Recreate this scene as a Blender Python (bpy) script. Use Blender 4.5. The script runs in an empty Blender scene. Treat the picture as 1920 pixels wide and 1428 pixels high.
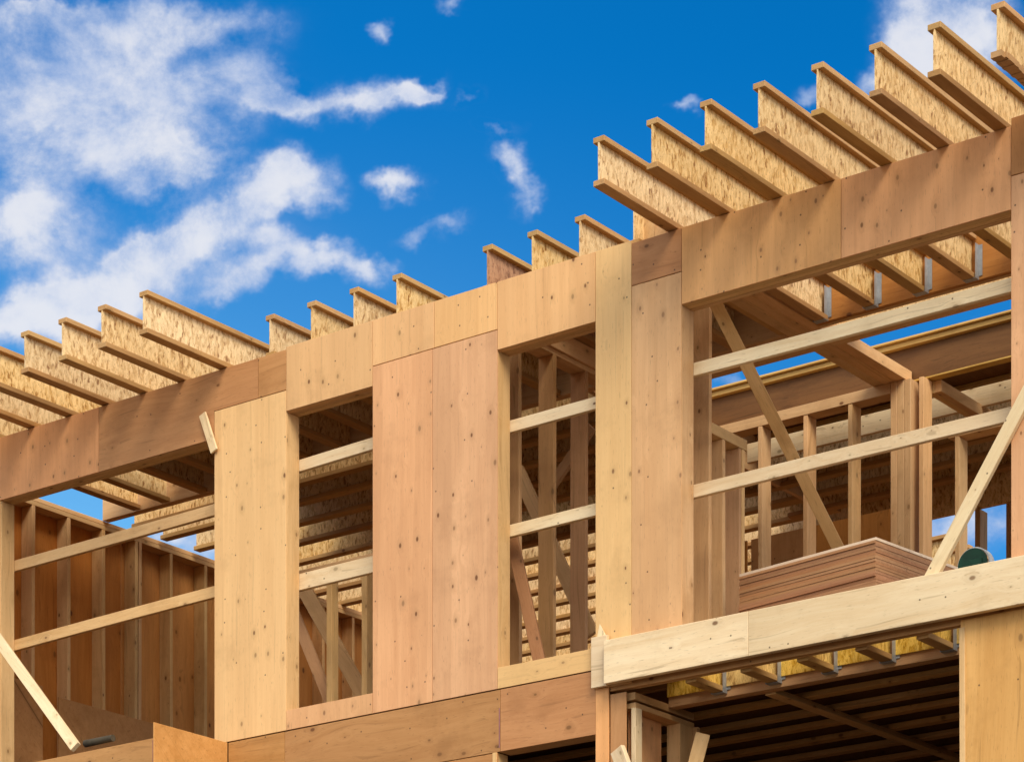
import bpy, bmesh, math, random
from mathutils import Vector, Matrix, noise
random.seed(7)
R = math.radians
scene = bpy.context.scene

# ------------------------------------------------------------------ camera
YAW = math.atan2(3890, 5147)
FPX, HOR = 5147.0, 2620.0            # focal length and horizon line in photo pixels (photo 1920 wide)
CAM = (11.5, -15.5, 1.6)
cd = bpy.data.cameras.new('camera'); cam = bpy.data.objects.new('camera', cd)
scene.collection.objects.link(cam); scene.camera = cam
cam.location = CAM; cam.rotation_euler = (R(90), 0, YAW)
cd.sensor_fit = 'HORIZONTAL'; cd.sensor_width = 36.0; cd.lens = 36.0*FPX/1920.0
cd.shift_y = (HOR-714.0)/1920.0
cd.clip_start = 0.1; cd.clip_end = 3000

# ------------------------------------------------------------------ light and exposure
SUN_ELEV, SUN_AZ = 42.0, -38.0       # azimuth measured from +X towards +Y
SKY_STRENGTH = 0.115
sd = bpy.data.lights.new('sun', 'SUN'); sun = bpy.data.objects.new('sun', sd)
scene.collection.objects.link(sun)
sd.energy = 2.0; sd.angle = R(32.0); sd.color = (1.0, 0.88, 0.70)
sdir = Vector((math.cos(R(SUN_AZ))*math.cos(R(SUN_ELEV)), math.sin(R(SUN_AZ))*math.cos(R(SUN_ELEV)), math.sin(R(SUN_ELEV))))
sun.rotation_euler = sdir.to_track_quat('Z', 'Y').to_euler()
sun.location = (20, -20, 30)
scene.view_settings.view_transform = 'Standard'
scene.view_settings.look = 'None'
scene.view_settings.exposure = 0.74
scene.view_settings.gamma = 1.0
scene.cycles.max_bounces = 10
scene.cycles.diffuse_bounces = 5

# ------------------------------------------------------------------ node helpers
class NT:
    def __init__(s, tree):
        s.t = tree; s.n = tree.nodes; s.l = tree.links
    def new(s, kind, **kw):
        n = s.n.new(kind)
        for k, v in kw.items(): setattr(n, k, v)
        return n
    def setin(s, node, i, v):
        if v is None: return
        if hasattr(v, 'is_linked') or isinstance(v, bpy.types.NodeSocket): s.l.new(v, node.inputs[i])
        else: node.inputs[i].default_value = v
    def math(s, op, a, b=None, c=None, clamp=False):
        n = s.new('ShaderNodeMath', operation=op, use_clamp=clamp)
        s.setin(n, 0, a); s.setin(n, 1, b)
        if c is not None: s.setin(n, 2, c)
        return n.outputs[0]
    def vmath(s, op, a, b=None, out=0, scale=None):
        n = s.new('ShaderNodeVectorMath', operation=op)
        s.setin(n, 0, a); s.setin(n, 1, b)
        if scale is not None: n.inputs['Scale'].default_value = scale
        return n.outputs[out]
    def mapping(s, v, loc=(0,0,0), rot=(0,0,0), sc=(1,1,1), kind='POINT'):
        n = s.new('ShaderNodeMapping', vector_type=kind)
        s.l.new(v, n.inputs['Vector'])
        n.inputs['Location'].default_value = loc
        n.inputs['Rotation'].default_value = rot
        n.inputs['Scale'].default_value = sc
        return n.outputs[0]
    def noise(s, v, scale, detail=3, rough=.5, dist=0, out='Fac'):
        n = s.new('ShaderNodeTexNoise'); s.l.new(v, n.inputs['Vector'])
        n.inputs['Scale'].default_value = scale; n.inputs['Detail'].default_value = detail
        n.inputs['Roughness'].default_value = rough; n.inputs['Distortion'].default_value = dist
        return n.outputs[out]
    def voro(s, v, scale, rand=1.0, out='Distance', feature='F1'):
        n = s.new('ShaderNodeTexVoronoi', feature=feature); s.l.new(v, n.inputs['Vector'])
        n.inputs['Scale'].default_value = scale; n.inputs['Randomness'].default_value = rand
        return n if out is None else n.outputs[out]
    def maprange(s, v, a, b, c=0., d=1., smooth=True):
        n = s.new('ShaderNodeMapRange', interpolation_type='SMOOTHSTEP' if smooth else 'LINEAR')
        s.setin(n, 0, v); s.setin(n, 1, a); s.setin(n, 2, b); s.setin(n, 3, c); s.setin(n, 4, d)
        return n.outputs[0]
    def mix(s, f, a, b, blend='MIX'):
        n = s.new('ShaderNodeMix', data_type='RGBA', blend_type=blend)
        s.setin(n, 0, f)
        for i, v in ((6, a), (7, b)):
            if isinstance(v, (tuple, list)): v = (*v[:3], 1)
            s.setin(n, i, v)
        return n.outputs[2]
    def ramp(s, f, stops):
        n = s.new('ShaderNodeValToRGB'); s.l.new(f, n.inputs[0])
        e = n.color_ramp.elements
        while len(e) < len(stops): e.new(.5)
        for el, (p, c) in zip(e, stops): el.position = p; el.color = (*c, 1)
        return n.outputs[0]

# ------------------------------------------------------------------ sky with clouds
world = bpy.data.worlds.new('World'); scene.world = world; world.use_nodes = True
w = NT(world.node_tree); w.n.clear()
tc = w.new('ShaderNodeTexCoord')
D = tc.outputs['Generated']
sky = w.new('ShaderNodeTexSky', sky_type='NISHITA', sun_disc=False)
sky.sun_elevation = R(SUN_ELEV); sky.sun_rotation = R(90 - SUN_AZ)
sky.air_density = 1.0; sky.dust_density = .3; sky.ozone_density = 3.0
c_, s_ = math.cos(YAW), math.sin(YAW)
fx = w.vmath('DOT_PRODUCT', D, (-s_, c_, 0), out=1)
rx = w.vmath('DOT_PRODUCT', D, (c_, s_, 0), out=1)
sep = w.new('ShaderNodeSeparateXYZ'); w.l.new(D, sep.inputs[0])
fsafe = w.math('MAXIMUM', fx, 0.05)
u = w.math('DIVIDE', rx, fsafe); v = w.math('DIVIDE', sep.outputs[2], fsafe)
comb = w.new('ShaderNodeCombineXYZ'); w.l.new(u, comb.inputs[0]); w.l.new(v, comb.inputs[1])
UV = comb.outputs[0]
# drifting edges of the clouds
wn = w.noise(UV, 22, 5, .6, out='Color')
wob = w.vmath('SCALE', w.vmath('SUBTRACT', wn, (.5, .5, .5)), scale=.045)
UVW = w.vmath('ADD', UV, wob)
def blob(px, py, rx_, ry_, ang=0, amp=1.0):
    cu, cv = (px-960)/FPX, (HOR-py)/FPX
    amp = amp+.22 if amp <= .8 and rx_ < 62 else amp
    m = w.mapping(UVW, loc=(cu, cv, 0), rot=(0, 0, R(ang)), sc=(rx_/FPX, ry_/FPX, 1), kind='TEXTURE')
    ln = w.vmath('LENGTH', m, out=1)
    return w.maprange(ln, 1.35, 0.0, 0.0, amp)
BL = [(150,120,420,170,0,.2),(250,350,260,120,-25,.2),(380,250,160,90,-30,.25),(300,500,330,110,8,.3),(420,20,160,50,0,.25),(760,150,80,26,25,.4),(420,470,120,40,25,.3),(640,195,90,35,10,.4),(60,180,260,170,0,1.0),(40,60,160,110,0,.6),(340,45,180,60,8,.75),(300,150,210,90,0,.65),(480,170,120,85,-20,.75),(540,205,90,35,-12,.8),
      (700,165,110,42,14,.9),(785,140,45,22,30,.45),(240,260,180,90,-30,.8),(330,300,110,60,0,.65),(210,330,90,50,0,.4),
      (575,352,85,60,-10,1.2),(480,380,110,60,15,.85),(350,430,140,62,20,.95),(260,480,110,60,10,.85),(60,420,110,90,0,.85),(20,390,80,50,0,.4),
      (60,580,200,60,0,1.1),(230,560,170,80,0,.8),(500,520,150,36,12,.75),(620,500,90,32,0,.5),(690,520,55,34,0,.85),(430,575,80,26,10,.6),(500,470,60,25,0,.45),
      (750,350,55,32,0,.75),(800,450,60,22,8,.6),(860,415,50,20,20,.4),(930,235,55,22,-20,.45),(955,300,58,34,-30,.75),(1000,350,35,42,0,.5),
      (712,35,26,30,-60,.55),(875,145,48,20,10,.45),(845,12,34,20,0,.5),(100,25,120,30,0,.5),
      (1770,30,130,95,0,1.2),(1850,110,120,70,0,.9),(1650,165,60,40,0,.55),(1720,110,90,80,0,.95),(1290,238,26,16,0,.3),(1520,190,50,30,0,.35),
      (1372,710,60,30,0,.9),(1880,610,70,40,0,.6),(1780,1000,150,70,0,.7),(330,1020,70,40,0,.8),(410,1050,50,40,0,.9),(1640,1000,60,40,0,.7),(1420,1000,60,90,0,.6)]
acc = None
for b in BL:
    o = blob(*b)
    if acc is None: acc = o
    else:
        acc = w.math('ADD', acc, o)
nz = w.noise(UV, 19, 10, .66, .15)
nz2 = w.noise(UV, 55, 5, .6)
nz3 = w.noise(UV, 9, 3, .5)
nn = w.math('ADD', w.math('ADD', w.math('MULTIPLY', w.math('SUBTRACT', nz, .5), 2.7), w.math('MULTIPLY', w.math('SUBTRACT', nz3, .5), 1.3)), w.math('MULTIPLY', w.math('SUBTRACT', nz2, .5), .6))
nn = w.math('MULTIPLY', nn, w.maprange(acc, 0.0, .35))
dens = w.math('ADD', w.math('MINIMUM', acc, 1.0), nn)
mask_front = w.maprange(dens, -.02, 1.15)
gate = w.maprange(fx, .55, .75)
# the rest of the dome: unseen clouds added to keep the ambient light neutral
nb = w.noise(D, 3.0, 6, .6, .2)
mask_back = w.maprange(nb, .34, .56)
mask = w.math('ADD', w.math('MULTIPLY', mask_front, gate), w.math('MULTIPLY', mask_back, w.math('SUBTRACT', 1.0, gate)))
bluefac = w.maprange(v, .25, .50)                         # deeper blue higher up
tint = w.mix(bluefac, (.50, .86, .90), (.012, .475, .80))
rgt = w.maprange(u, -.16, .14)
tint = w.mix(w.math('MULTIPLY', rgt, .75), tint, (.0, .41, .72))
tint = w.mix(gate, (.8, .95, 1.0), tint)
skyc = w.mix(1.0, sky.outputs[0], tint, 'MULTIPLY')
shade = w.noise(UV, 30, 5, .55)
shd = w.maprange(w.math('ADD', dens, w.math('MULTIPLY', w.math('SUBTRACT', shade, .5), 1.2)), .35, 1.45)
cl = w.mix(shd, tuple(x*.66 for x in (3.4, 4.3, 6.3)), tuple(x*.66 for x in (6.7, 6.75, 7.1)))
cl = w.mix(gate, (8.5, 8.0, 7.4), cl)
col = w.mix(w.math('MULTIPLY', mask, .90), skyc, cl)
bg = w.new('ShaderNodeBackground'); w.l.new(col, bg.inputs[0]); bg.inputs[1].default_value = SKY_STRENGTH
wo = w.new('ShaderNodeOutputWorld'); w.l.new(bg.outputs[0], wo.inputs[0])

# ------------------------------------------------------------------ materials
MATS = {}
def rotated(nt, v, axis):
    """coordinates whose first axis runs along the grain"""
    s = nt.new('ShaderNodeSeparateXYZ'); nt.l.new(v, s.inputs[0])
    c = nt.new('ShaderNodeCombineXYZ')
    order = {'x': (0, 1, 2), 'y': (1, 0, 2), 'z': (2, 0, 1)}[axis]
    for i, k in enumerate(order): nt.l.new(s.outputs[k], c.inputs[i])
    return c.outputs[0]
def basecoord(nt):
    t = nt.new('ShaderNodeTexCoord'); oi = nt.new('ShaderNodeObjectInfo')
    k = nt.math('MULTIPLY', oi.outputs['Random'], 37.0)
    c = nt.new('ShaderNodeCombineXYZ')
    for i in range(3): nt.l.new(nt.math('MULTIPLY', k, 1.0+.37*i), c.inputs[i])
    return nt.vmath('ADD', t.outputs['Object'], c.outputs[0]), oi.outputs['Random'], t.outputs['Object']
def finish(m, nt, col, rough, bump_h, bump_s, dist=.002):
    b = nt.new('ShaderNodeBsdfPrincipled')
    nt.l.new(col, b.inputs['Base Color']); nt.setin(b, 'Roughness', rough)
    b.inputs['Specular IOR Level'].default_value = .25
    bp = nt.new('ShaderNodeBump'); bp.inputs['Strength'].default_value = bump_s; bp.inputs['Distance'].default_value = dist
    nt.l.new(bump_h, bp.inputs['Height']); nt.l.new(bp.outputs[0], b.inputs['Normal'])
    o = nt.new('ShaderNodeOutputMaterial'); nt.l.new(b.outputs[0], o.inputs[0])
def scl(c, k): return tuple(min(1, x*k) for x in c)
def wood(name, axis, light, dark, knots=.6, knot_scale=5.5, grain=1.0, nails=0.0, blotch=.35, wav=.25, knotc=(.13,.045,.014), streak=.5, jit=.10, strips=0.0):
    """planed timber or plywood veneer with its grain along `axis`"""
    key = (name, axis)
    if key in MATS: return MATS[key]
    m = bpy.data.materials.new(name+'_grain_'+axis); m.use_nodes = True; nt = NT(m.node_tree); nt.n.clear()
    P0, rnd, raw = basecoord(nt)
    P = rotated(nt, P0, axis)
    sp_ = nt.new('ShaderNodeSeparateXYZ'); nt.l.new(P, sp_.inputs[0])
    cb_ = nt.new('ShaderNodeCombineXYZ'); nt.l.new(sp_.outputs[0], cb_.inputs[0]); nt.l.new(nt.math('ADD', sp_.outputs[1], sp_.outputs[2]), cb_.inputs[1])
    P2 = cb_.outputs[0]
    # knots bend the grain round them
    KP = nt.mapping(P2, sc=(.62, 1.0, 1.0))
    kv = nt.voro(KP, knot_scale, 1.0, None); kv.voronoi_dimensions = '2D'
    kd = kv.outputs['Distance']
    krnd = nt.new('ShaderNodeSeparateColor'); nt.l.new(kv.outputs['Color'], krnd.inputs[0])
    has = nt.math('GREATER_THAN', krnd.outputs[0], 1.0-knots)
    ksize = nt.maprange(krnd.outputs[1], 0, 1, .015, .105, smooth=True)
    near = nt.maprange(kd, .42, 0.0, 0.0, 1.0)
    bend = nt.math('MULTIPLY', nt.math('MULTIPLY', near, has), .035)
    cmb = nt.new('ShaderNodeCombineXYZ'); nt.l.new(bend, cmb.inputs[1]); nt.l.new(bend, cmb.inputs[2])
    big = nt.noise(nt.mapping(P, sc=(.35, 1, 1)), 1.7, 2, .5, out='Color')
    PW = nt.vmath('ADD', nt.vmath('ADD', P, cmb.outputs[0]), nt.vmath('SCALE', nt.vmath('SUBTRACT', big, (.5,.5,.5)), scale=wav))
    g1 = nt.noise(nt.mapping(PW, sc=(1.1, 26, 26)), 1.0, 4, .62)
    g2 = nt.noise(nt.mapping(PW, sc=(5, 150, 150)), 1.0, 3, .6)
    g3 = nt.noise(nt.mapping(PW, sc=(.5, 7, 7)), 1.0, 2, .5)
    gg = nt.math('ADD', nt.math('MULTIPLY', g1, .5), nt.math('ADD', nt.math('MULTIPLY', g2, .2), nt.math('MULTIPLY', g3, .3)))
    gfac = nt.maprange(gg, .5-.26/grain, .5+.20/grain)
    col = nt.mix(gfac, dark, light)
    # broad tonal patches and darker mineral streaks
    bl = nt.noise(nt.mapping(P, sc=(.6, 2.0, 2.0)), 1.1, 3, .55)
    col = nt.mix(nt.math('MULTIPLY', nt.maprange(bl, .35, .68), blotch), col, scl(dark, .78))
    st = nt.noise(nt.mapping(PW, sc=(.8, 40, 40)), 1.0, 2, .5)
    col = nt.mix(nt.math('MULTIPLY', nt.maprange(st, .60, .74), streak), col, scl(dark, .55))
    if strips > 0:
        stp = nt.math('FLOOR', nt.math('MULTIPLY', nt.math('ADD', nt.math('ADD', sp_.outputs[1], sp_.outputs[2]), nt.math('MULTIPLY', nt.noise(nt.mapping(P2, sc=(.2, .2, 1)), 1.0, 1, .5), .2)), 6.3))
        wnz = nt.new('ShaderNodeTexWhiteNoise', noise_dimensions='1D'); nt.l.new(stp, wnz.inputs['W'])
        col = nt.mix(nt.math('MULTIPLY', wnz.outputs['Value'], strips), col, scl(dark, .85))
    fl = nt.noise(nt.mapping(P2, sc=(16, 130, 1)), 1.0, 2, .5)
    col = nt.mix(nt.math('MULTIPLY', nt.maprange(fl, .63, .72), .45), col, scl(dark, .5))
    dirt = nt.noise(P0, 2.3, 5, .65)
    col = nt.mix(nt.math('MULTIPLY', nt.maprange(dirt, .50, .72), .38), col, scl(dark, .7))
    # whole-board difference
    hsv = nt.new('ShaderNodeHueSaturation'); nt.l.new(col, hsv.inputs['Color'])
    nt.l.new(nt.maprange(rnd, 0, 1, 1-jit, 1+jit, smooth=False), hsv.inputs['Value'])
    nt.l.new(nt.maprange(nt.math('FRACT', nt.math('MULTIPLY', rnd, 7.3)), 0, 1, .97, 1.04, smooth=False), hsv.inputs['Saturation'])
    nt.l.new(nt.maprange(nt.math('FRACT', nt.math('MULTIPLY', rnd, 13.1)), 0, 1, .494, .506, smooth=False), hsv.inputs['Hue'])
    col = hsv.outputs[0]
    halo = nt.math('MULTIPLY', nt.math('MULTIPLY', nt.maprange(kd, nt.math('MULTIPLY', ksize, 3.4), 0.0), has), .34)
    col = nt.mix(halo, col, scl(dark, .62))
    core = nt.math('MULTIPLY', nt.math('MULTIPLY', nt.maprange(kd, ksize, nt.math('MULTIPLY', ksize, .45)), has), .88)
    kc = nt.mix(nt.maprange(krnd.outputs[2], .55, .95), scl(dark, .5), knotc)
    col = nt.mix(core, col, kc)
    if nails > 0:
        NP = nt.mapping(P2, sc=(6.2, 3.3, 1))
        nv = nt.voro(NP, 1.0, .5, None); nv.voronoi_dimensions = '2D'
        sc_ = nt.new('ShaderNodeSeparateColor'); nt.l.new(nv.outputs['Color'], sc_.inputs[0])
        # undo the squash so the dots stay round
        nv2 = nt.vmath('SUBTRACT', nv.outputs['Position'], NP)
        nr = nt.vmath('LENGTH', nt.vmath('MULTIPLY', nv2, (1/6.2, 1/3.3, 0)), out=1)
        dot = nt.math('MULTIPLY', nt.maprange(nr, .0085, .0035), nt.math('GREATER_THAN', sc_.outputs[0], 1-nails))
        col = nt.mix(nt.math('MULTIPLY', dot, .85), col, (.06, .035, .02))
    finish(m, nt, col, .62, gg, .35, .003)
    MATS[key] = m
    return m
def osb(name='osb', hi=(.74,.53,.26), mid=(.62,.39,.15), lo=(.30,.145,.045), axis='x'):
    key = (name, axis)
    if key in MATS: return MATS[key]
    m = bpy.data.materials.new(name); m.use_nodes = True; nt = NT(m.node_tree); nt.n.clear()
    P0, rnd, raw = basecoord(nt)
    wb = nt.noise(P0, 9, 2, .5, out='Color')
    P = nt.vmath('ADD', P0, nt.vmath('SCALE', nt.vmath('SUBTRACT', wb, (.5,.5,.5)), scale=.05))
    def flakes(rot, sc, s=1.0):
        v = nt.mapping(P, rot=rot, sc=sc)
        n = nt.voro(v, s, 1.0, None)
        q = nt.new('ShaderNodeSeparateColor'); nt.l.new(n.outputs['Color'], q.inputs[0])
        return n.outputs['Distance'], q.outputs[0], q.outputs[1]
    d1, a1, b1 = flakes((R(12), 0, 0), (50, 44, 17))
    d2, a2, b2 = flakes((R(-26), 0, 0), (70, 62, 26))
    d3, a3, b3 = flakes((R(65), 0, 0), (50, 50, 20))
    f = nt.mix(nt.math('GREATER_THAN', b1, .55), nt.mix(0.0, (0,0,0), (0,0,0)), (1,1,1))
    tone = nt.math('ADD', nt.math('MULTIPLY', a1, .42), nt.math('ADD', nt.math('MULTIPLY', a2, .38), nt.math('MULTIPLY', a3, .2)))
    fine = nt.noise(nt.mapping(P, sc=(90, 90, 16)), 1.0, 3, .6)
    tone = nt.math('ADD', tone, nt.math('MULTIPLY', nt.math('SUBTRACT', fine, .5), .5))
    col = nt.ramp(tone, [(.10, lo), (.32, mid), (.54, hi), (.85, scl(hi, 1.18))])
    dk = nt.math('MULTIPLY', nt.maprange(nt.noise(nt.mapping(P, sc=(110, 110, 42)), 1.0, 3, .7), .57, .70), .72)
    col = nt.mix(dk, col, scl(lo, .55))
    hsv = nt.new('ShaderNodeHueSaturation'); nt.l.new(col, hsv.inputs['Color'])
    nt.l.new(nt.maprange(rnd, 0, 1, .90, 1.08, smooth=False), hsv.inputs['Value'])
    nt.l.new(nt.maprange(nt.math('FRACT', nt.math('MULTIPLY', rnd, 5.7)), 0, 1, .88, 1.08, smooth=False), hsv.inputs['Saturation'])
    finish(m, nt, hsv.outputs[0], .6, tone, .5, .003)
    MATS[key] = m
    return m
def plain(name, c, rough=.5, metal=0.0, var=.25, scale=12):
    key = (name,)
    if key in MATS: return MATS[key]
    m = bpy.data.materials.new(name); m.use_nodes = True; nt = NT(m.node_tree); nt.n.clear()
    P0, rnd, raw = basecoord(nt)
    n = nt.noise(P0, scale, 4, .6)
    col = nt.mix(nt.maprange(n, .3, .7), scl(c, 1-var), scl(c, 1+var))
    finish(m, nt, col, rough, n, .2)
    m.node_tree.nodes['Principled BSDF'].inputs['Metallic'].default_value = metal
    MATS[key] = m
    return m

# wood colours, a few with sun or indoor shade put into the tone
def lumber(a):  return wood('spruce_lumber', a, (.74,.49,.245), (.56,.32,.13), knots=.45, knot_scale=6.5, blotch=.25, streak=.35, jit=.10)
def pale(a):    return wood('fresh_pale_lumber', a, (.85,.70,.46), (.70,.50,.27), knots=.45, knot_scale=5.5, blotch=.35, streak=.55, nails=.35, jit=.05)
def brown(a):   return wood('brown_lumber', a, (.60,.35,.17), (.44,.24,.10), knots=.4, knot_scale=4.5, blotch=.3, jit=.12)  # browner, darker tone of the lumber
def plyp(a='z'):return wood('pale_plywood', a, (.82,.52,.235), (.70,.41,.17), knots=.38, knot_scale=7.0, nails=.35, blotch=.22, wav=.06, streak=.3, jit=.04, strips=.42)
def plyr(a='z'):return wood('pink_plywood', a, (.80,.475,.24), (.64,.345,.16), knots=.75, knot_scale=6.2, nails=.4, blotch=.5, wav=.10, streak=.2, jit=.03, strips=.42)
def plyh(a='z'):return wood('tan_plywood', a, (.84,.45,.205), (.68,.34,.14), knots=.60, knot_scale=7.5, nails=.5, blotch=.25, wav=.10, streak=.25, jit=.06, strips=.42)
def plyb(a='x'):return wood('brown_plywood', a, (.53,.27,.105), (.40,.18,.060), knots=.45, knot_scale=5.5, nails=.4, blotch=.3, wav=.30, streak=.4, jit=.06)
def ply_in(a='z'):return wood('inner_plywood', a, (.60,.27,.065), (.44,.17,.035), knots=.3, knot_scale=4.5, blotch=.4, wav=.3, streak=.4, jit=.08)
def ply_dark(a='x'):return wood('dark_deck_shade_plywood', a, (.20,.088,.027), (.11,.044,.013), knots=.3, knot_scale=4.5, blotch=.4, wav=.3, streak=.5, jit=.1)  # dark tone also stands for shade inside the house
def orange(a='z'):return wood('sunlit_orange_plywood', a, (.66,.35,.13), (.50,.235,.07), knots=.3, knot_scale=3.0, blotch=.3, wav=.25, nails=.3)  # warm bright tone stands for sun on the balcony side
OSB = osb()
OSBY = osb('golden_osb', (.74,.50,.13), (.60,.36,.07), (.38,.20,.03))
STEEL = plain('galvanised_steel', (.36,.38,.40), .45, .4, .12, 25)
NAIL = plain('nail_steel', (.07,.05,.04), .5, .6)

# ------------------------------------------------------------------ mesh builders
class MB:
    """collects boxes into ONE mesh; coordinates relative to `org`"""
    def __init__(s, org=(0,0,0)): s.bm = bmesh.new(); s.org = Vector(org)
    def box(s, x0, x1, y0, y1, z0, z1, bev=.0025, mtx=None):
        r = bmesh.ops.create_cube(s.bm, size=1.0)
        vs = r['verts']
        sx, sy, sz = x1-x0, y1-y0, z1-z0
        c = Vector(((x0+x1)/2, (y0+y1)/2, (z0+z1)/2)) - s.org
        for vv in vs:
            vv.co = Vector((vv.co.x*sx, vv.co.y*sy, vv.co.z*sz)) + c
        if mtx is not None:
            for vv in vs: vv.co = mtx @ vv.co
        if bev:
            ed = list({e for vv in vs for e in vv.link_edges})
            bmesh.ops.bevel(s.bm, geom=ed, offset=min(bev, sx/4, sy/4, sz/4), segments=1, affect='EDGES')
        return s
    def build(s, name, mat, parent=None, loc=None):
        me = bpy.data.meshes.new(name); s.bm.to_mesh(me); s.bm.free()
        me.materials.append(mat)
        o = bpy.data.objects.new(name, me); scene.collection.objects.link(o)
        if parent is not None: o.parent = parent
        else: o.location = s.org if loc is None else loc
        return o
def tag(o, label, cat, group=None, kind=None):
    if label: o['label'] = label
    if cat: o['category'] = cat
    if group: o['group'] = group
    if kind: o['kind'] = kind
    return o
def thing(name, loc, label, cat, group=None):
    o = bpy.data.objects.new(name, None); scene.collection.objects.link(o)
    o.location = loc; o.empty_display_size = .2
    return tag(o, label, cat, group)
def part(name, parent, mat, *boxes, bev=.0025):
    mb = MB(parent.location)
    for b in boxes: mb.box(*b, bev=bev)
    if name == 'stud' and parent.name != 'front_wall':
        kx, ky = random.uniform(-.004, .004), random.uniform(-.004, .004)
        for vv in mb.bm.verts: vv.co.x += kx*(vv.co.z-1.4); vv.co.y += ky*(vv.co.z-1.4)
    return mb.build(name, mat, parent)
def subpart(name, parent, root, mat, *boxes, bev=.0015):
    mb = MB(root.location)
    for b in boxes: mb.box(*b, bev=bev)
    return mb.build(name, mat, parent)
def copy_tree(o, parent=None):
    c = o.copy(); scene.collection.objects.link(c); c.parent = parent
    for ch in list(o.children): copy_tree(ch, c)
    return c
def board(name, mat, p0, p1, wid, thk, label, cat, group=None, side=(0, -1, 0), sag=0.0, mix=0):
    """straight stick from p0 to p1; `side` is roughly the direction its broad face looks"""
    p0, p1 = Vector(p0), Vector(p1); d = p1-p0; L = d.length; X = d.normalized()
    S = Vector(side); S = (S - S.dot(X)*X).normalized(); U = X.cross(S)
    o = MB()
    n = 8
    for i in range(1):
        o.box(0, L, -thk/2, thk/2, -wid/2, wid/2, bev=.003)
    # a little crook, as sawn lumber has
    if sag:
        bmesh.ops.subdivide_edges(o.bm, edges=[e for e in o.bm.edges if e.calc_length() > L*.8], cuts=6)
        for vv in o.bm.verts: vv.co.z += sag*math.sin(math.pi*vv.co.x/L)
    ob = o.build(name, mat, None)
    M = Matrix((( X.x, S.x, U.x, p0.x), (X.y, S.y, U.y, p0.y), (X.z, S.z, U.z, p0.z), (0,0,0,1)))
    ob.matrix_world = M
    return tag(ob, label, cat, group)

# helpers that turn a photo pixel into a point of a real plane
def ray(px, py):
    a = (px-960)/FPX
    return (c_*a-s_, s_*a+c_, (HOR-py)/FPX)
def at_y(px, py, Y=0.0):
    d = ray(px, py); t = (Y-CAM[1])/d[1]
    return (CAM[0]+t*d[0], Y, CAM[2]+t*d[2])
def at_x(px, py, X):
    d = ray(px, py); t = (X-CAM[0])/d[0]
    return (X, CAM[1]+t*d[1], CAM[2]+t*d[2])

# ------------------------------------------------------------------ ground
mg = plain('bare_dirt', (.085,.06,.04), .95, 0, .3, .8)
bm = MB(); bm.box(-400, 400, -400, 400, -.5, 0, bev=0)
tag(bm.build('ground', mg), None, None, kind='structure')

# ------------------------------------------------------------------ levels of the house
ZB, ZT = 9.515, 9.835       # underside and top of the roof joists
ZF = 6.75                   # upper floor
ZS = 6.637                  # lower edge of the upper sheathing
ZL = 6.455                  # underside of the floor joists
T = .012                    # sheathing thickness
WT = .152                   # wall thickness with sheathing

# =================================================================== UPPER FRONT WALL
fw = thing('front_wall', (0, 0, ZS), 'upper storey front wall of plywood sheathing with tall window openings and long headers', 'wall')
sh = {}
def sheet(mat, x0, x1, z0, z1, parent=fw, y=0.0, label=None, name='sheathing_panel', t=T):
    g = .0018
    o = part(name, parent, mat, (x0+g, x1-g, y, y+t, z0+g, z1-g), bev=.0015)
    if label: o['label'] = label
    return o
ztop = ZB-.004; zm = ZB+.014
sheet(plyh('z'), -7.6, -4.352, 8.992, ztop, label='tan plywood header face at the far left')
HBR = wood('brown_header', 'x', (.60,.31,.12), (.44,.20,.068), knots=.45, knot_scale=5.5, nails=.4, blotch=.3, wav=.3, streak=.4, jit=.03)
part('sheathing_panel', fw, HBR, (-4.350, -3.0945, 0, T, 8.994, ztop-.002), (-3.0945, -2.638, 0, T, 9.2068, ztop-.002), bev=0)['label'] = 'brown header face with level grain'
sheet(HBR, -2.636, -2.352, 9.205, ztop, label='small brown plywood offcut at the header end')
sheet(plyp(), -3.092, -2.352, ZS, 9.203, label='pale tall plywood panel beside the left opening')
# window one
sheet(plyp(), -2.352, -1.502, 9.043, zm, label='pale plywood above the first window opening')
sheet(plyr(), -2.352, -1.502, ZS, 6.79, label='low plywood strip with knots below the first window opening')
sheet(plyp(), -1.502, -.92, 9.190, zm)
sheet(plyp(), -.92, -.345, 9.190, zm)
sheet(plyr(), -1.502, -.938, ZS, 9.188, label='pinkish knotty plywood panel right beside the first window opening')
sheet(plyr(), -.938, -.345, ZS, 9.188, label='pinkish knotty plywood panel right up against the second window opening')
sheet(plyp(), -.345, .508, 9.043, zm, label='pale plywood above the second window opening')
sheet(plyp('x'), -.345, .508, ZS, 6.79, label='plywood strip below the second window opening')
sheet(plyp(), .508, .812, 6.50, zm, label='narrow pale plywood strip right of the second window')
sheet(plyb('x'), .812, 1.222, 9.215, ztop-.002, label='square brown plywood patch near the header')
sheet(plyr(), .812, 1.222, ZS, 9.213, label='knotty plywood panel left of the wide opening')
sheet(plyh(), 1.222, 2.462, 8.990, ztop, label='tan plywood header face, left half')
sheet(plyh(), 2.462, 3.677, 8.990, ztop, label='tan plywood header face with many knots')
sheet(plyb('z'), 3.677, 4.5, 9.20, ztop+.05, label='brown plywood patch at the right end')
sheet(plyr(), 3.677, 4.5, ZS, 9.198, label='tall plywood panel right of the wide opening')
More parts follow.
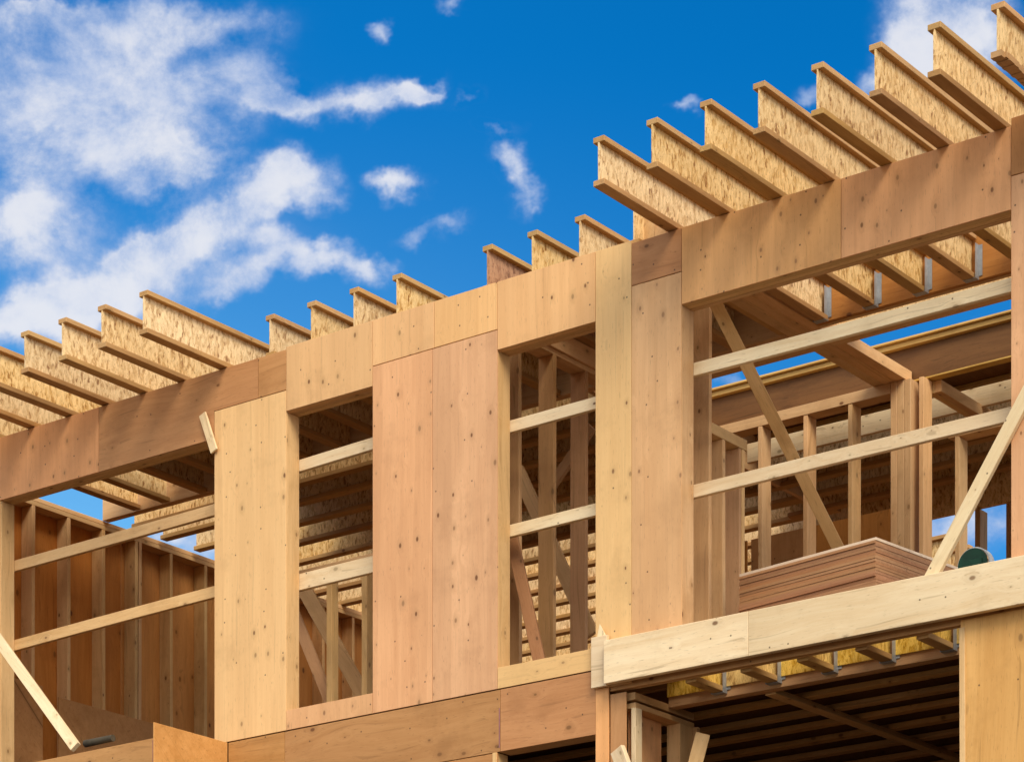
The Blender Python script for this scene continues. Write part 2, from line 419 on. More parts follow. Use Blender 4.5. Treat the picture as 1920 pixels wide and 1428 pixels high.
# framing behind the sheathing: headers, plates, jamb studs
def hdr(x0, x1, z0, mat=None):
    n = 3; t = (WT-T)/n
    for i in range(n):
        part('header', fw, mat or lumber('x'), (x0, x1, T+i*t+.0008, T+(i+1)*t-.0008, z0+.002*(i%2), ZB-.044))
hdr(-7.6, -3.05, 8.992); hdr(-2.40, -1.46, 9.043); hdr(-.39, .55, 9.043); hdr(1.18, 3.72, 8.990)
for (x0, x1) in ((-7.6, -3.02), (-3.018, .75), (.752, 4.5)):
    part('top_plate', fw, lumber('x'), (x0, x1, T+.001, WT, ZB-.042, ZB-.004))
def jamb(x0, x1, z0, z1, mat=None):
    o = part('stud', fw, mat or lumber('z'), (x0, x1, T+.0005, WT, z0, z1)); return o
part('bottom_plate', fw, lumber('x'), (-3.09, .80, T+.001, WT-.001, ZF, ZF+.038))
# left jambs show their broad sides: two studs deep
for (xa, z1) in ((-2.352, 9.043), (-.345, 9.043), (1.222, 8.990)):
    jamb(xa-.040, xa-.0015, ZF+.038, z1); jamb(xa-.080, xa-.0415, ZF+.038, z1)
for (xa, z1) in ((-3.092, 8.99), (-1.502, 9.043), (.508, 9.043), (3.677, 8.99)):
    jamb(xa+.0015, xa+.040, ZF+.038, z1); jamb(xa+.0415, xa+.080, ZF+.038, z1)
for xa in (-2.75, -1.2, -.8, .9, 4.1): jamb(xa, xa+.038, ZF+.038, ZB-.044)
jamb(-5.56, -5.495, ZF-.1, 8.99); jamb(-5.64, -5.562, ZF-.1, 8.99)
sheet(plyp(), -7.6, -5.50, ZS, 8.988, label='plywood panel at the far left of the wide opening')

# =================================================================== ROOF JOISTS
def flange(a): return wood('flange_lumber', a, (.56,.34,.135), (.40,.215,.07), knots=.3, knot_scale=6.5, blotch=.35, streak=.4, jit=.12)
def joist_proto(L, zdep=.320, fw_=.089, ft=.038, lab=None):
    r = thing('i_joist', (0, 0, 0), lab, 'joist')
    h = fw_/2
    MB().box(-h, h, 0, L, zdep-ft, zdep, bev=.003).build('top_flange', flange('y'), r)
    MB().box(-h, h, 0, L, 0, ft, bev=.003).build('bottom_flange', flange('y'), r)
    MB().box(-.006, .006, .0015, L-.0015, ft-.006, zdep-ft+.006, bev=0).build('web', OSB, r)
    return r
def put(proto, loc, label, group, rot=0.0, first=[None]):
    if proto.get('used'):
        o = copy_tree(proto)
    else:
        o = proto
    proto['used'] = 1
    o['used'] = 1
    o.location = loc; o.rotation_euler = (random.uniform(-.0015, .0015), random.uniform(-.006, .006), rot + random.uniform(-.004, .004))
    o['label'] = label; o['group'] = group
    return o
ORD = ['first','second','third','fourth','fifth','sixth','seventh','eighth','ninth','tenth','eleventh','twelfth']
# overhanging joists, left bay
pl = joist_proto(.855+2.02)
left_x = [-3.007, -3.445, -3.865, -4.285, -4.702, -5.135, -5.56, -5.93]
left_lab = ['rightmost overhanging joist of the left bay, its whole web in view',
            'overhanging joist of the left bay, second in from the gap in the roofline',
            'overhanging joist of the left bay, third in from the gap in the roofline',
            'overhanging joist of the left bay, fourth in from the gap in the roofline',
            'overhanging joist of the left bay, fifth in, its tip near the photo edge']
for i, x in enumerate(left_x):
    lab = left_lab[i] if i < len(left_lab) else 'overhanging joist cut off by the left photo edge, %s from the gap' % ORD[i]
    put(pl, (x, -.855+random.uniform(-.006, .006), ZB), lab, 'I-joists overhanging the left bay')
# overhanging joists, right bay
pr = joist_proto(.855+1.99)
right_x = [1.143, 1.562, 1.973, 2.373, 2.79, 3.203, 3.605, 4.02, 4.43]
for i, x in enumerate(right_x):
    lab = ['leftmost overhanging joist over the right bay, its underside bare against the sky',
           'overhanging joist over the right bay, second from its left end',
           'overhanging joist over the right bay, third from its left end',
           'overhanging joist over the right bay, fourth from its left end',
           'overhanging joist over the right bay, fifth from its left end',
           'overhanging joist over the right bay, sixth from its left end, above the knotty header',
           'overhanging joist over the right bay, seventh, ending at the right end of the header',
           'overhanging joist with a chipped lower flange near the top right corner',
           'overhanging joist of which only the tip shows in the top right corner'][i]
    put(pr, (x, -.858+random.uniform(-.007, .007), ZB-.002*i*.5), lab, 'I-joists overhanging the right bay')
# short-ended joists above the windows, flush with the wall
pm = joist_proto(1.975)
mid_x = [-2.48, -2.06, -1.64, -1.227, -.39, .01, .42, .80]
mid_lab = ['flush joist above the first window, leftmost of its four',
           'flush joist above the first window, second of its four',
           'flush joist above the first window, third of its four',
           'flush joist with a pale web, last before the gap above the pinkish panel',
           'flush joist with a dark brown web, first after the gap',
           'flush joist above the second window, second after the gap',
           'flush joist above the second window, third after the gap',
           'flush joist half hidden below the first overhanging joist of the right bay']
for i, x in enumerate(mid_x):
    put(pm, (x-(.078 if x < .7 else .0), .045, ZB), mid_lab[i], 'I-joists ending flush above the middle wall')

BRW = osb('brown_osb', (.42,.22,.11), (.32,.15,.07), (.18,.08,.035))
dj = [o for o in scene.objects if o.get('label') == mid_lab[4]][0]
for ch in dj.children:
    if ch.name.startswith('web'): ch.data = ch.data.copy(); ch.data.materials[0] = BRW

cj = [o for o in scene.objects if str(o.get('label')).startswith('overhanging joist with a chipped')][0]
for ch in cj.children:
    if ch.name.startswith('bottom_flange'):
        m_ = MB(); yy = 0.0
        while yy < 2.8:
            st_ = random.uniform(.015, .05) if yy < 1.0 else .4
            m_.box(-.0445, .0445-(random.uniform(0, .022) if yy < 1.0 else 0), yy, min(yy+st_, 2.845), random.uniform(0, .008) if yy < 1.0 else 0, .038, bev=0); yy += st_
        t_ = m_.build('chipped_flange', brown('y')); ch.data = t_.data; bpy.data.objects.remove(t_)

# header beam that carries the joist ends, and the hangers
def hanger(x, y, zb, grp, lab, zt=None, mat=None):
    """U shaped steel hanger: seat and two cheeks"""
    h = .047; zt = zt or zb+.22
    mb = MB((x, y, zb))
    mb.box(x-h-.003, x-h, y-.055, y, zb-.003, zt, bev=0).box(x+h, x+h+.003, y-.055, y, zb-.003, zt, bev=0)
    mb.box(x-h-.003, x+h+.003, y-.055, y, zb-.006, zb-.0032, bev=0)
    mb.box(x-h-.03, x-h-.0032, y-.004, y-.001, zb+.02, zt, bev=0).box(x+h+.0032, x+h+.03, y-.004, y-.001, zb+.02, zt, bev=0)
    o = mb.build('joist_hanger', mat or STEEL)
    return tag(o, lab, 'joist hanger', grp)
lgd = thing('girder', (-1.0, 3, ZB), 'girder on which the lengthwise joists of the left rooms end', 'beam')
part('girder_ply', lgd, lumber('y'), (-1.055, -1.01, 2.12, 5.4, ZB-.004, ZT-.004))
b1 = thing('carrier_beam', (1.1, 2.0, ZB), 'orange-tinted double beam across the right bay that carries the joist hangers', 'beam')
part('beam_ply', b1, wood('amber_lit_lvl', 'x', (.52,.24,.06), (.38,.15,.03), knots=.2), (1.086, 4.5, 1.995, 2.037, ZB-.004, ZT-.002))  # orange light on the front ply is put into its colour
part('beam_ply', b1, lumber('x'), (1.086, 4.5, 2.039, 2.08, ZB-.004, ZT-.002))
b1b = thing('i_joist', (1.1, 2.4, ZB), 'long joist lying lengthwise behind the hanger beam, under the sky strip', 'joist')
part('bottom_flange', b1b, lumber('x'), (-.99, 4.5, 2.36, 2.45, ZB-.004, ZB+.034)); part('top_flange', b1b, lumber('x'), (-.99, 4.5, 2.36, 2.45, ZT-.04, ZT-.002)); part('web', b1b, OSB, (-.99, 4.5, 2.40, 2.412, ZB+.03, ZT-.036), bev=0)
b2 = thing('carrier_beam', (-4, 2.02, ZB), 'beam across the left rooms on which the flush joists end', 'beam')
part('beam_ply', b2, lumber('x'), (-6.38, .79, 2.030, 2.068, ZB-.003, ZT-.002)); part('beam_ply', b2, lumber('x'), (-6.38, .79, 2.07, 2.11, ZB-.003, ZT-.002))
for i, x in enumerate(right_x[:8]):
    hanger(x, 1.993, ZB-.004*0, 'joist hangers on the beam above the wide opening', 'steel hanger holding the %s joist seen through the wide opening' % ORD[i], ZB+.24)

# triple beam running into the house
yb = thing('girder', (.94, 1.5, ZB), 'wide laminated girder running from the front header back to the inner post', 'beam')
for i, (x0, x1) in enumerate(((.800,.892), (.894,.986), (.988,1.080))):
    part('girder_ply', yb, lumber('y'), (x0, x1, WT+.01, 2.2, ZB-.003-.002*(i%2), ZT-.03), (x0, x1, 2.2, 3.46, ZB-.003-.002*(i%2), ZB+.086))
yb2 = thing('girder', (1.2, 5, ZB), 'shorter laminated girder continuing behind the inner post under the deck', 'beam')
part('girder_ply', yb2, lumber('y'), (1.185, 1.24, 3.53, 5.0, ZB-.095, ZB-.004)); part('girder_ply', yb2, lumber('y'), (1.242, 1.30, 3.53, 5.0, ZB-.095, ZB-.004))

# =================================================================== LEFT SIDE WALL
sw = thing('side_wall', (-6.4, 3, ZF), 'left side wall seen from inside, open studs against dark orange plywood', 'wall')
XW = -6.38
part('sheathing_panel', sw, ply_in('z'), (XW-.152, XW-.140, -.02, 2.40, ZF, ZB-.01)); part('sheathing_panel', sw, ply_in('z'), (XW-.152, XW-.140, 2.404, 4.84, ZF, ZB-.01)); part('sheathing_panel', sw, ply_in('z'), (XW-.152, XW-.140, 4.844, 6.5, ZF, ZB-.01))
part('top_plate', sw, lumber('y'), (XW-.138, XW, .16, 6.5, ZB-.040, ZB-.002)); part('top_plate', sw, lumber('y'), (XW-.138, XW, .16, 6.5, ZB-.080, ZB-.0415))
part('bottom_plate', sw, lumber('y'), (XW-.138, XW, .16, 6.5, ZF, ZF+.038))
for y in (.33, .76, 1.17, 1.60, 2.03, 2.44, 2.49, 2.90, 3.36, 3.78, 4.2, 4.62, 5.05, 5.5, 5.9, 6.3):
    part('stud', sw, lumber('z'), (XW-.138, XW-.001, y, y+.038, ZF+.040, ZB-.082))

# joists running lengthwise in the left and middle rooms
px = joist_proto(5.28)
ks = [2.40, 2.79, 3.23, 3.65, 4.08]
for i, y in enumerate(ks):
    o = put(px, (-1.06, y, ZB), 'lengthwise joist in the left rooms behind the first window, %s from the front' % ORD[i], 'lengthwise I-joists in the left rooms', R(90))

# roof deck sheets lying on the joists
def deck(x0, x1, y0, y1, lab, z=ZT, name='deck_sheet', m=None):
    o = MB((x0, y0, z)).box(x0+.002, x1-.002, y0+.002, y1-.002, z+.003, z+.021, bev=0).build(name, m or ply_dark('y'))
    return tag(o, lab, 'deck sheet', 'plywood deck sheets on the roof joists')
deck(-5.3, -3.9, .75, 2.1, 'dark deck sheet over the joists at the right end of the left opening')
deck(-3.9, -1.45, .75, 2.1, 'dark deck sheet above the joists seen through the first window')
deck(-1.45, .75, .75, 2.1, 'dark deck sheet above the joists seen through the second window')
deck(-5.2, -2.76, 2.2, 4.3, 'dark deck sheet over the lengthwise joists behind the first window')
deck(-5.2, -1.1, 4.34, 5.1, 'dark deck sheet added to shade the first rear joists behind the second window')  # sheet added to put these rear joists in shade
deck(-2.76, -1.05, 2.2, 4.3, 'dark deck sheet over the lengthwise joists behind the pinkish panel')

# =================================================================== INNER STUD WALL AT THE BACK OF THE RIGHT BAY
YB = 3.35
wb = thing('stud_wall', (0, YB, ZF), 'open stud wall inside the wide opening under the dark rim board', 'wall')
part('top_plate', wb, lumber('x'), (-1.6, .948, YB, YB+.14, ZB-.088, ZB-.004))
part('bottom_plate', wb, lumber('x'), (-1.6, 4.4, YB, YB+.14, ZF, ZF+.038))
for x in (-1.50, -1.08, -.68, -.26, .16, .57):
    part('stud', wb, lumber('z'), (x, x+.038, YB, YB+.14, ZF+.04, ZB-.090))
for x in (1.30, 1.79, 1.90, 2.35, 2.8):
    part('stud', wb, lumber('z'), (x, x+.038, YB+.4, YB+.54, ZF+.04, ZB-.39))
part('top_plate', wb, lumber('x'), (1.24, 4.4, YB+.4, YB+.54, ZB-.388, ZB-.31))
rim = thing('rim_joist', (0, 3.45, ZB), 'long dark rim joist with a yellow top flange below the strip of sky', 'joist')
part('web', rim, ply_dark('x'), (-1.6, 4.6, 3.475, 3.487, ZB+.012, ZT-.036), bev=0)  # shade on the web is put into its dark colour
part('top_flange', rim, wood('golden_lumber', 'x', (.62,.42,.12), (.48,.28,.06), knots=.2), (-1.6, 4.6, 3.43, 3.535, ZT-.038, ZT), (-1.6, 4.6, 3.40, 3.50, ZT+.004, ZT+.022))
part('bottom_flange', rim, wood('golden_lumber', 'x', (.62,.42,.12), (.48,.28,.06)), (-1.6, 4.6, 3.45, 3.535, ZB+.0, ZB+.014))
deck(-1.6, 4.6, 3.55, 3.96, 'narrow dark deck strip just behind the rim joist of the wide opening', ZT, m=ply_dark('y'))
nl = MB((0, 4.2, ZT)).box(-1.6, 4.6, 4.205, 4.235, ZT+.003, ZT+.11).build('sky_block_board', ply_dark('x')); tag(nl, 'dark board added on edge to hide the sky through the gap in the back deck', 'board')  # added board, blocks the sky sliver left by the sunlight gap in the deck
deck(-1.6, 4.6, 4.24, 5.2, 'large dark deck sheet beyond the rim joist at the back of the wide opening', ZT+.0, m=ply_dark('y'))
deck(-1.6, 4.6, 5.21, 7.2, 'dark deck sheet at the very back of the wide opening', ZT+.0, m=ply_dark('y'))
post = thing('post', (1.04, 3.35, ZF), 'stout built-up post standing under the back end of the girder', 'post')
for i, (x0, x1) in enumerate(((.952, 1.008), (1.010, 1.068), (1.070, 1.128))):
    part('post_ply', post, lumber('z'), (x0, x1, YB+.001*i, YB+.138, ZF+.04, ZB-.006))
part('side_stud', post, lumber('z'), (1.185, 1.225, YB+.03, YB+.17, ZF+.04, ZB-.006))
# wall under the girder, running into the house
gw = thing('stud_wall', (1.0, 1, ZF), 'row of studs under the girder just inside the left jamb of the wide opening', 'wall')
part('stud', gw, lumber('z'), (.942, 1.079, .56, .598, ZF+.04, ZB-.006))
for y in (.735, .99):
    part('stud', gw, lumber('z'), (.942, 1.079, y, y+.038, ZF+.04, 8.318))
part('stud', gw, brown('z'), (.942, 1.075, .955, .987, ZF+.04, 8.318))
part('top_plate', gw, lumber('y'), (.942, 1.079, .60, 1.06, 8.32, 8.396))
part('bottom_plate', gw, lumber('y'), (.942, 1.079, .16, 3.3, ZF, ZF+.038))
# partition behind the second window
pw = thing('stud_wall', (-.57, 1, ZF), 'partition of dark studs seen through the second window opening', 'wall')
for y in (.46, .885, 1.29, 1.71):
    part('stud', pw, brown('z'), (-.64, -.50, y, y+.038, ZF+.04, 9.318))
part('top_plate', pw, lumber('y'), (-.64, -.50, .16, 2.02, 9.32, 9.358)); part('bottom_plate', pw, lumber('y'), (-.64, -.50, .16, 2.02, ZF, ZF+.038))
part('cripple', pw, lumber('y'), (-.66, -.48, .16, 2.02, 9.36, 9.50))
# partition behind the first window
p1 = thing('half_wall', (-2.4, .7, ZF), 'low stud wall seen under the guard board of the first window', 'wall')
for px_ in (612, 678, 745):
    x, y, z = at_y(px_, 1200, .62)
    part('stud', p1, lumber('z'), (x, x+.055, .62, .70, ZF+.04, 8.02))
part('top_plate', p1, lumber('x'), (-3.0, -1.2, .60, .72, 8.022, 8.06)); part('bottom_plate', p1, lumber('x'), (-3.0, -1.2, .60, .72, ZF, ZF+.038))

# far wall at the very back with open window gaps
fwk = thing('back_wall', (2, 6, ZF), 'far back wall with sky showing through its window gaps', 'wall')
part('header', fwk, osb(), (-.9, 4.6, 6.0, 6.05, 9.34, 9.74))
for x in (-.85, -.35, .30, .60, 1.2, 1.7, 2.6):
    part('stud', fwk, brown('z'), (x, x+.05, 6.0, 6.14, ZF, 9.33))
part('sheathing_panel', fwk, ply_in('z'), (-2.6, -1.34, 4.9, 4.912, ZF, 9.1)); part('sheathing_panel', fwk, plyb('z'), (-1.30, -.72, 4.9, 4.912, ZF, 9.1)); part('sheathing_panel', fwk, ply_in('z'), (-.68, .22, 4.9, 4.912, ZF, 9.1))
part('band', fwk, pale('x'), (-.9, 4.6, 4.20, 4.24, ZB-.02, ZB+.14))  # pale stock stands for light falling on the band
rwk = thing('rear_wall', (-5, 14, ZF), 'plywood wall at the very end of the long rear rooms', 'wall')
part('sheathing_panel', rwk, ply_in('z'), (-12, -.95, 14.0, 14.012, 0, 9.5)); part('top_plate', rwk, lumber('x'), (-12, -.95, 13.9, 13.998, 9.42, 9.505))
pq = joist_proto(11.5)
for i in range(22):
    put(pq, (-.95, 4.55+i*.42, ZB), 'sunlit lengthwise joist over the open rear rooms, seen low through the window openings', 'sunlit lengthwise I-joists over the rear rooms', R(90))
pd = joist_proto(6.0)
for i, y in enumerate((4.55, 4.95, 5.35, 5.7)):
    put(pd, (4.6, y, ZB), 'lengthwise joist under the dark deck behind the wide opening, %s from the rim' % ORD[i], 'lengthwise I-joists under the back deck', R(90))

# =================================================================== GUARD RAILS
def rail(pL, pR, z0L, z0R, wid, y, lab, mat=None, grp='guard rails across the openings', xl=None, xr=None, sag=0.0):
    return board('guard_rail', mat or pale('x'), (pL, y, z0L), (pR, y, z0R), wid, .038, lab, 'rail', grp, sag=sag)
yr = WT+.022
rail(1.15, 3.80, 8.600, 8.596, .089, yr, 'upper guard rail crossing the wide right opening below the joists', sag=.004)
rail(1.15, 3.80, 7.770, 7.785, .089, yr, 'lower guard rail crossing the wide right opening above the plywood stack', sag=-.003)
rail(-.42, .60, 8.545, 8.555, .086, yr, 'upper guard rail across the second window opening')
rail(-.42, .60, 7.80, 7.81, .086, yr, 'lower guard rail across the second window opening')
rail(-2.43, -1.42, 8.675, 8.70, .089, yr, 'upper guard rail across the first window opening')
rail(-2.43, -1.42, 7.793, 7.80, .125, yr, 'broad lower guard board across the first window opening')
rail(-5.64, -3.0, 8.49, 8.52, .089, yr, 'upper guard rail across the left opening', lumber('x'), sag=.003)
rail(-5.64, -3.10, 7.83, 7.88, .089, yr, 'lower guard rail across the left opening, split at its right end', lumber('x'), sag=-.004)

# =================================================================== BRACES
board('brace', pale('x'), at_y(1940, 712, -.022), at_y(1735, 1104, -.022), .089, .036, 'pale diagonal brace nailed in front of the right end of the wide opening', 'brace')
board('brace', lumber('x'), at_y(1335, 555, .22), at_y(1588, 1060, 1.9), .089, .038, 'long diagonal brace leaning behind both rails of the wide opening', 'brace', side=(.4, -1, 0))
board('brace', pale('x'), at_y(-60, 1120, -.30), at_y(142, 1400, -.72), .085, .038, 'bright diagonal brace crossing the bottom left corner', 'brace', side=(.2, -1, .2))
board('brace', pale('x'), at_y(380, 776, -.022), at_y(402, 846, -.022), .07, .019, 'short offcut nailed askew at the top corner of the left opening', 'offcut')
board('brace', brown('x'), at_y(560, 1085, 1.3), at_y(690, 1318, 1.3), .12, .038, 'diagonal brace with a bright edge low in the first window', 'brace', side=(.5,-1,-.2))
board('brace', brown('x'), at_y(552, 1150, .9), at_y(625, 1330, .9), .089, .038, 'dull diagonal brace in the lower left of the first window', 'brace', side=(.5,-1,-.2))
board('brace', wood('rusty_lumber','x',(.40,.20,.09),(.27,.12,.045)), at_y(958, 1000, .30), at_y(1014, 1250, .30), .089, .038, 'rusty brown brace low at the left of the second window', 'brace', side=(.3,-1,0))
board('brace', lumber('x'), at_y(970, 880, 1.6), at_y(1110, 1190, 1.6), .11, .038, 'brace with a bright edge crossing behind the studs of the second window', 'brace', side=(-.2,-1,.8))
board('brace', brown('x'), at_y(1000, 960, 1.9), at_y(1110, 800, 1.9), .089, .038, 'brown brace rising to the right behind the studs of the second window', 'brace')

# =================================================================== LEDGER BALCONY EDGE
lg = thing('ledger_board', (2.2, -.04, 6.54), 'long cream ledger board across the foot of the wide opening', 'board')
x0, _, z0 = at_y(1131.5, 1279, -.092)
xs = at_y(1403, 1180, -.092)[0]
part('packing', lg, lumber('x'), (x0+.03, 4.6, -.044, -.001, 6.56, 6.78))
part('board_length', lg, pale('x'), (x0, xs-.001, -.092, -.045, 6.50, 6.797), bev=.003)
part('board_length', lg, pale('x'), (xs+.001, 4.6, -.092, -.045, 6.50, 6.797), bev=.003)
cl_ = board('board_end', pale('z'), (x0-.072, -.030, 6.50), (x0-.072, -.030, 6.85), .135, .03, 'short upright block with a splintered top at the left end of the ledger', 'board')

spm = MB((x0-.05, -.03, 6.84)); vv_ = [spm.bm.verts.new(p) for p in ((-.045,-.008,0),(.03,-.008,0),(.03,.01,0),(-.045,.01,0),(-.025,0,.10))]
for f in ((0,1,2,3),(0,1,4),(1,2,4),(2,3,4),(3,0,4)): spm.bm.faces.new([vv_[k] for k in f])
bmesh.ops.recalc_face_normals(spm.bm, faces=spm.bm.faces)
so = spm.build('splinter', pale('z')); M_ = cl_.matrix_world.copy(); so.parent = cl_; so.matrix_parent_inverse = M_.inverted()
so.location = (x0-.05, -.03, 6.84)

# =================================================================== LOWER STOREY
lw = thing('lower_front_wall', (0, 0, 0), 'lower storey front wall with brown rim band and door openings', 'wall')
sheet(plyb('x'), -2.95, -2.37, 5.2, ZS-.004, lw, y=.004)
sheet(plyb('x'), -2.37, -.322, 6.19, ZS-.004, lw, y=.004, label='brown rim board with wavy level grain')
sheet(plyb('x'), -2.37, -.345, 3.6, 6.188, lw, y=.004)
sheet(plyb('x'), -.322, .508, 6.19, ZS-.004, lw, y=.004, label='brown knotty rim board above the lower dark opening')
part('chalk_mark', lw, plain('purple_chalk', (.25,.11,.13), .8), (-.333, -.325, .0022, .0035, 6.22, 6.50), bev=0)
part('header', lw, lumber('x'), (-.345, .508, T+.006, WT, 6.192, ZS)); part('stud', lw, lumber('z'), (-.385, -.347, T+.006, WT, 3.6, 6.19))
sheet(plyh('z'), .508, .622, 3.6, 6.52, lw, y=.0, label='narrow tan corner strip beside the lower dark opening')
sheet(plyb('z'), .624, .760, 3.6, 6.452, lw, y=.012, label='brown upright beside the balcony door opening')
part('header', lw, plyb('x'), (.624, 4.6, .012, .040, 6.472, 6.75), bev=.002)
part('header', lw, lumber('x'), (.63, 4.6, .042, .083, 6.476, 6.75))
sheet(wood('yellow_plywood', 'z', (.72,.42,.16), (.56,.29,.09), knots=.45, knot_scale=4.0, nails=.3, wav=.2), 3.325, 4.6, 3.6, 6.50, lw, y=.0, label='yellowish knotty plywood panel in the bottom right corner')
part('stud', lw, lumber('z'), (3.33, 3.37, .0125, .15, 3.6, 6.45))
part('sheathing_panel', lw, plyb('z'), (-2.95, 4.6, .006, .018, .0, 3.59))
# beam across the lower room
lb = thing('carrier_beam', (2, .5, ZL), 'dark beam across the lower room that carries the balcony joists', 'beam')
part('beam_ply', lb, brown('x'), (.80, 3.6, .47, .512, ZL-.03, 6.74)); part('beam_ply', lb, brown('x'), (.80, 3.6, .514, .556, ZL-.03, 6.74))
pf = joist_proto(.38, .28)
pf['label'] = ''
for ch in pf.children:
    if ch.name.startswith('web'): ch.data.materials[0] = OSBY
fx_ = [1.26, 1.70, 2.14, 2.58, 3.03]
for i, x in enumerate(fx_):
    put(pf, (x-.02, .086, ZL), 'short floor joist under the ledger, %s from the left' % ORD[i], 'short floor joists under the ledger')
    hanger(x-.02, .467, ZL-.001, 'steel hangers under the ledger', 'steel hanger on the %s short joist under the ledger' % ORD[i], ZL+.19)
mbb = thing('blocking', (2, .3, ZL), 'yellow blocking panels between the short joists under the ledger', 'blocking')
for a, b in zip([.80]+[x+.03 for x in fx_], [x-.07 for x in fx_]+[3.32]):
    part('block', mbb, OSBY, (a, b, .455, .466, ZL+.04, 6.72), bev=0)
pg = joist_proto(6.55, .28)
for ch in pg.children: ch.data.materials[0] = ply_dark('y') if ch.name.startswith('web') else wood('dull_lumber', 'y', (.58,.34,.14), (.40,.22,.08))  # webs coloured dark to stand for the lower room's shade
for i, y in enumerate((.96, 1.34, 1.69, 2.08, 2.5, 2.91, 3.32, 3.74, 4.15, 4.56)):
    put(pg, (3.6, y, ZL), 'floor joist in the dark lower room, %s from the front' % ORD[i], 'floor joists in the dark lower room', R(90))
board('strap', lumber('x'), (1.58, .56, ZL-.021), (1.72, 4.4, ZL-.021), .089, .038, 'flat strap nailed across the dark floor joists of the lower room', 'strap', side=(0, 0, -1))
# recessed return wall beside the balcony door
rw = thing('return_wall', (.75, .4, 4), 'short return wall with studs and plate beside the lower balcony opening', 'wall')
part('top_plate', rw, brown('y'), (.665, .800, .03+.03, .80, 6.40, 6.452)); part('top_plate', rw, lumber('y'), (.668, .802, .064, .80, 6.345, 6.382))
part('stud', rw, pale('z'), (.775, .812, .05, .13, 3.6, 6.343)); part('post_stud', rw, lumber('z'), (.700, .812, .60, .76, 3.6, 6.343))
part('post_stud', rw, brown('z'), (.760, .850, .762, .80, 3.6, 6.343))
part('sheathing_panel', rw, plyh('z'), (.690, .702, .132, .53, 3.6, 6.343))
board('brace', pale('x'), at_y(1158, 1404, -.10), at_y(1215, 1560, -.10), .115, .038, 'cream board end leaning at the lower left of the balcony door', 'brace', side=(-.2,-1,0))
board('brace', lumber('x'), at_y(1318, 1376, .35), at_y(1270, 1560, .2), .10, .05, 'angled prop in the lower balcony doorway', 'brace', side=(.7,-1,0))

# upper floor and the closed shell of the lower storey
def slab(name, x0, x1, y0, y1, z0, z1, mat, kind='structure', lab=None, cat=None):
    o = MB((x0, y0, z0)).box(x0, x1, y0, y1, z0, z1, bev=0).build(name, mat)
    return tag(o, lab, cat, kind=kind)
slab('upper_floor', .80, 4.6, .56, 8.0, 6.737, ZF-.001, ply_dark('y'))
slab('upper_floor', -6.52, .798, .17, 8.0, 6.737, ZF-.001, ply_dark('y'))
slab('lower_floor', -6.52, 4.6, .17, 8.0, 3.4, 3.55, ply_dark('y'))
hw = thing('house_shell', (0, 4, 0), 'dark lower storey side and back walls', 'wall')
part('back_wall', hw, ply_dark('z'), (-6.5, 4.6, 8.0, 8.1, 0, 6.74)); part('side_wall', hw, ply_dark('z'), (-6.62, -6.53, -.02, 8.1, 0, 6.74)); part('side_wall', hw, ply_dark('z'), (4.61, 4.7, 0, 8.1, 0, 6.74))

# =================================================================== LOWER LEFT BALCONY BOX
bx = thing('balcony_box', (-4.5, -.5, 5), 'plywood covered balcony box projecting in the bottom left corner', 'balcony')
part('side_panel', bx, orange('x'), (-2.962, -2.950, -.80, -.002, 4.8, 6.632));  # sunlit look of this side is put into its orange colour
part('front_panel', bx, plyb('x'), (-7.0, -2.964, -.80, -.788, 4.8, 6.515))
part('corner_trim', bx, plain('purple_chalk', (.25,.16,.20), .8), (-2.9635, -2.9615, -.803, -.8005, 6.30, 6.50), bev=0)
part('sill', bx, lumber('y'), (-3.6, -2.97, -.76, -.1, 6.45, 6.49))
# plywood sheets leaning on the side wall studs
lp = MB(( -6.1, 1.46, ZF)); lp.box(-6.36, -6.345, 1.46, 3.90, ZF, 7.80, bev=.001)
lpo = tag(lp.build('plywood_sheet', plyb('x')), 'brown plywood sheet standing on edge against the left side wall studs', 'plywood sheet')
lp = MB(( -6.1, .5, ZF)); lp.box(-6.36, -6.345, .80, 1.27, ZF, 7.86, bev=.001)
tag(lp.build('plywood_sheet', plyb('x')), 'narrow rust-brown plywood offcut leaning near the left photo edge', 'plywood sheet')
felt = MB((-4.2, -.74, 6.5))
bmesh.ops.create_cone(felt.bm, cap_ends=True, segments=20, radius1=.028, radius2=.026, depth=.30, matrix=Matrix.Rotation(R(90), 4, 'Y'))
fo = felt.build('felt_roll', plain('dark_felt', (.055,.045,.03), .9), None, loc=Vector(at_y(186, 1388, -.70)))
tag(fo, 'small dark roll of felt lying on the balcony box', 'roll')

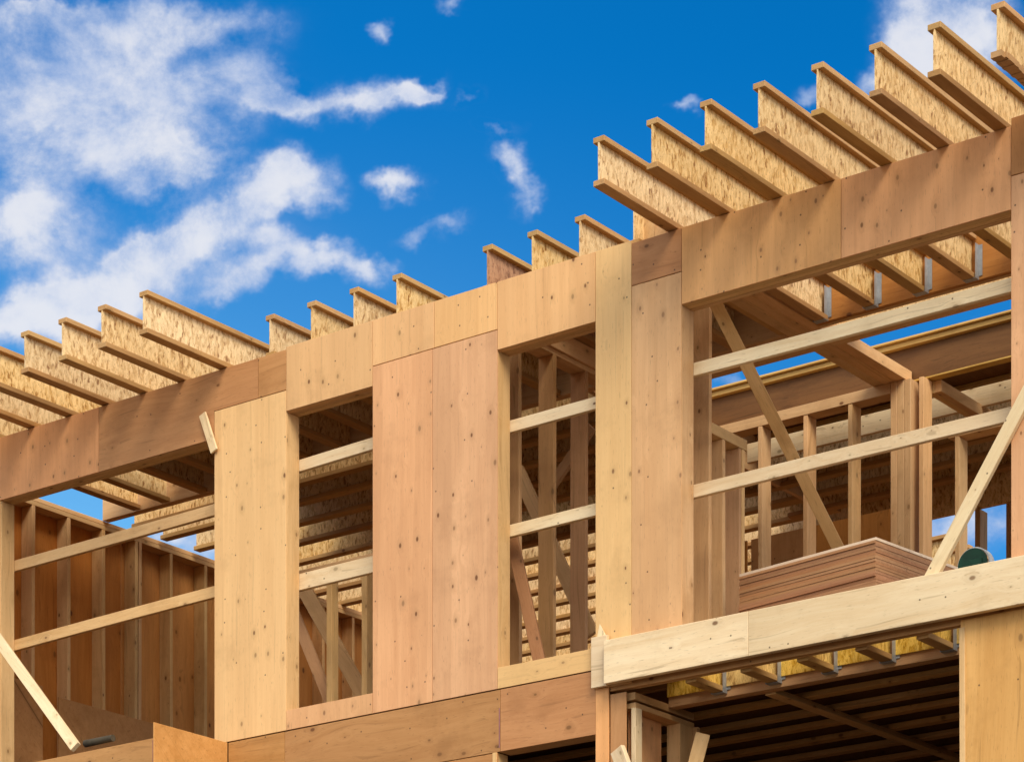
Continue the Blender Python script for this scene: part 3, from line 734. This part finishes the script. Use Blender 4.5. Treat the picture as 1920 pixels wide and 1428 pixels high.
# =================================================================== STACK OF SHEETS ON THE FLOOR
sx0, _, st = at_y(1386, 1078, .5); sx1 = at_y(1666, 1008, .5)[0]
nsh = 26; th = (7.262-ZF)/nsh
pm_ = osb('sheet_edges', (.46,.25,.12), (.36,.17,.07), (.20,.08,.03))
edge = wood('plywood_sheet_edge', 'x', (.42,.215,.10), (.31,.145,.062), knots=.0, grain=1.4, wav=.02)
pal = wood('pale_top_sheet', 'x', (.80,.66,.50), (.62,.46,.32), knots=.1)
base_sheet = None
for i in range(nsh):
    z = ZF + i*th
    top = i == nsh-1
    if i == 0 or top:
        o = MB((sx0, .5, z)).box(sx0, sx1, .5, 1.72, z, z+th-.0010, bev=.0006).build('plywood_sheet', pal if top else edge)
        if i == 0: base_sheet = o
    else:
        o = base_sheet.copy(); scene.collection.objects.link(o); o.location.z = z
    o.location.x += random.uniform(-.004, .004); o.location.y += random.uniform(-.005, .005); o.rotation_euler.z = R(-7.5)+random.uniform(-.003, .003)
    tag(o, 'pale top sheet of the plywood stack behind the ledger' if top else 'brown sheet inside the plywood stack behind the ledger, below its pale top', 'plywood sheet', None if top else 'sheets in the plywood stack')
o = board('lath', pale('x'), (1.75, .75, 7.275), (2.45, .62, 7.275), .05, .018, 'thin pale lath lying on top of the plywood stack', 'lath', side=(0, 0, 1))

# green spool of hose by the right jamb
sp = thing('hose_reel', at_y(1824, 1058, .45), 'round dark green reel on a pale rim by the right end of the ledger', 'reel')
m = MB(); bmesh.ops.create_cone(m.bm, cap_ends=True, segments=40, radius1=.105, radius2=.105, depth=.012, matrix=Matrix.Translation((0, 0, 0)) @ Matrix.Rotation(R(90), 4, 'X'))
m.build('disc', plain('green_plastic', (.004,.045,.022), .5), sp)
m = MB(); bmesh.ops.create_cone(m.bm, cap_ends=False, segments=40, radius1=.116, radius2=.116, depth=.07, matrix=Matrix.Translation((0, .045, 0)) @ Matrix.Rotation(R(90), 4, 'X'))
bmesh.ops.solidify(m.bm, geom=m.bm.faces[:], thickness=.008)
m.build('drum', plain('white_plastic', (.62,.62,.60), .5), sp)
m = MB(); m.box(-.02, .07, -.012, -.0065, -.05, .03, bev=.002); m.build('hub', plain('green_plastic', (.004,.045,.022), .5), sp)
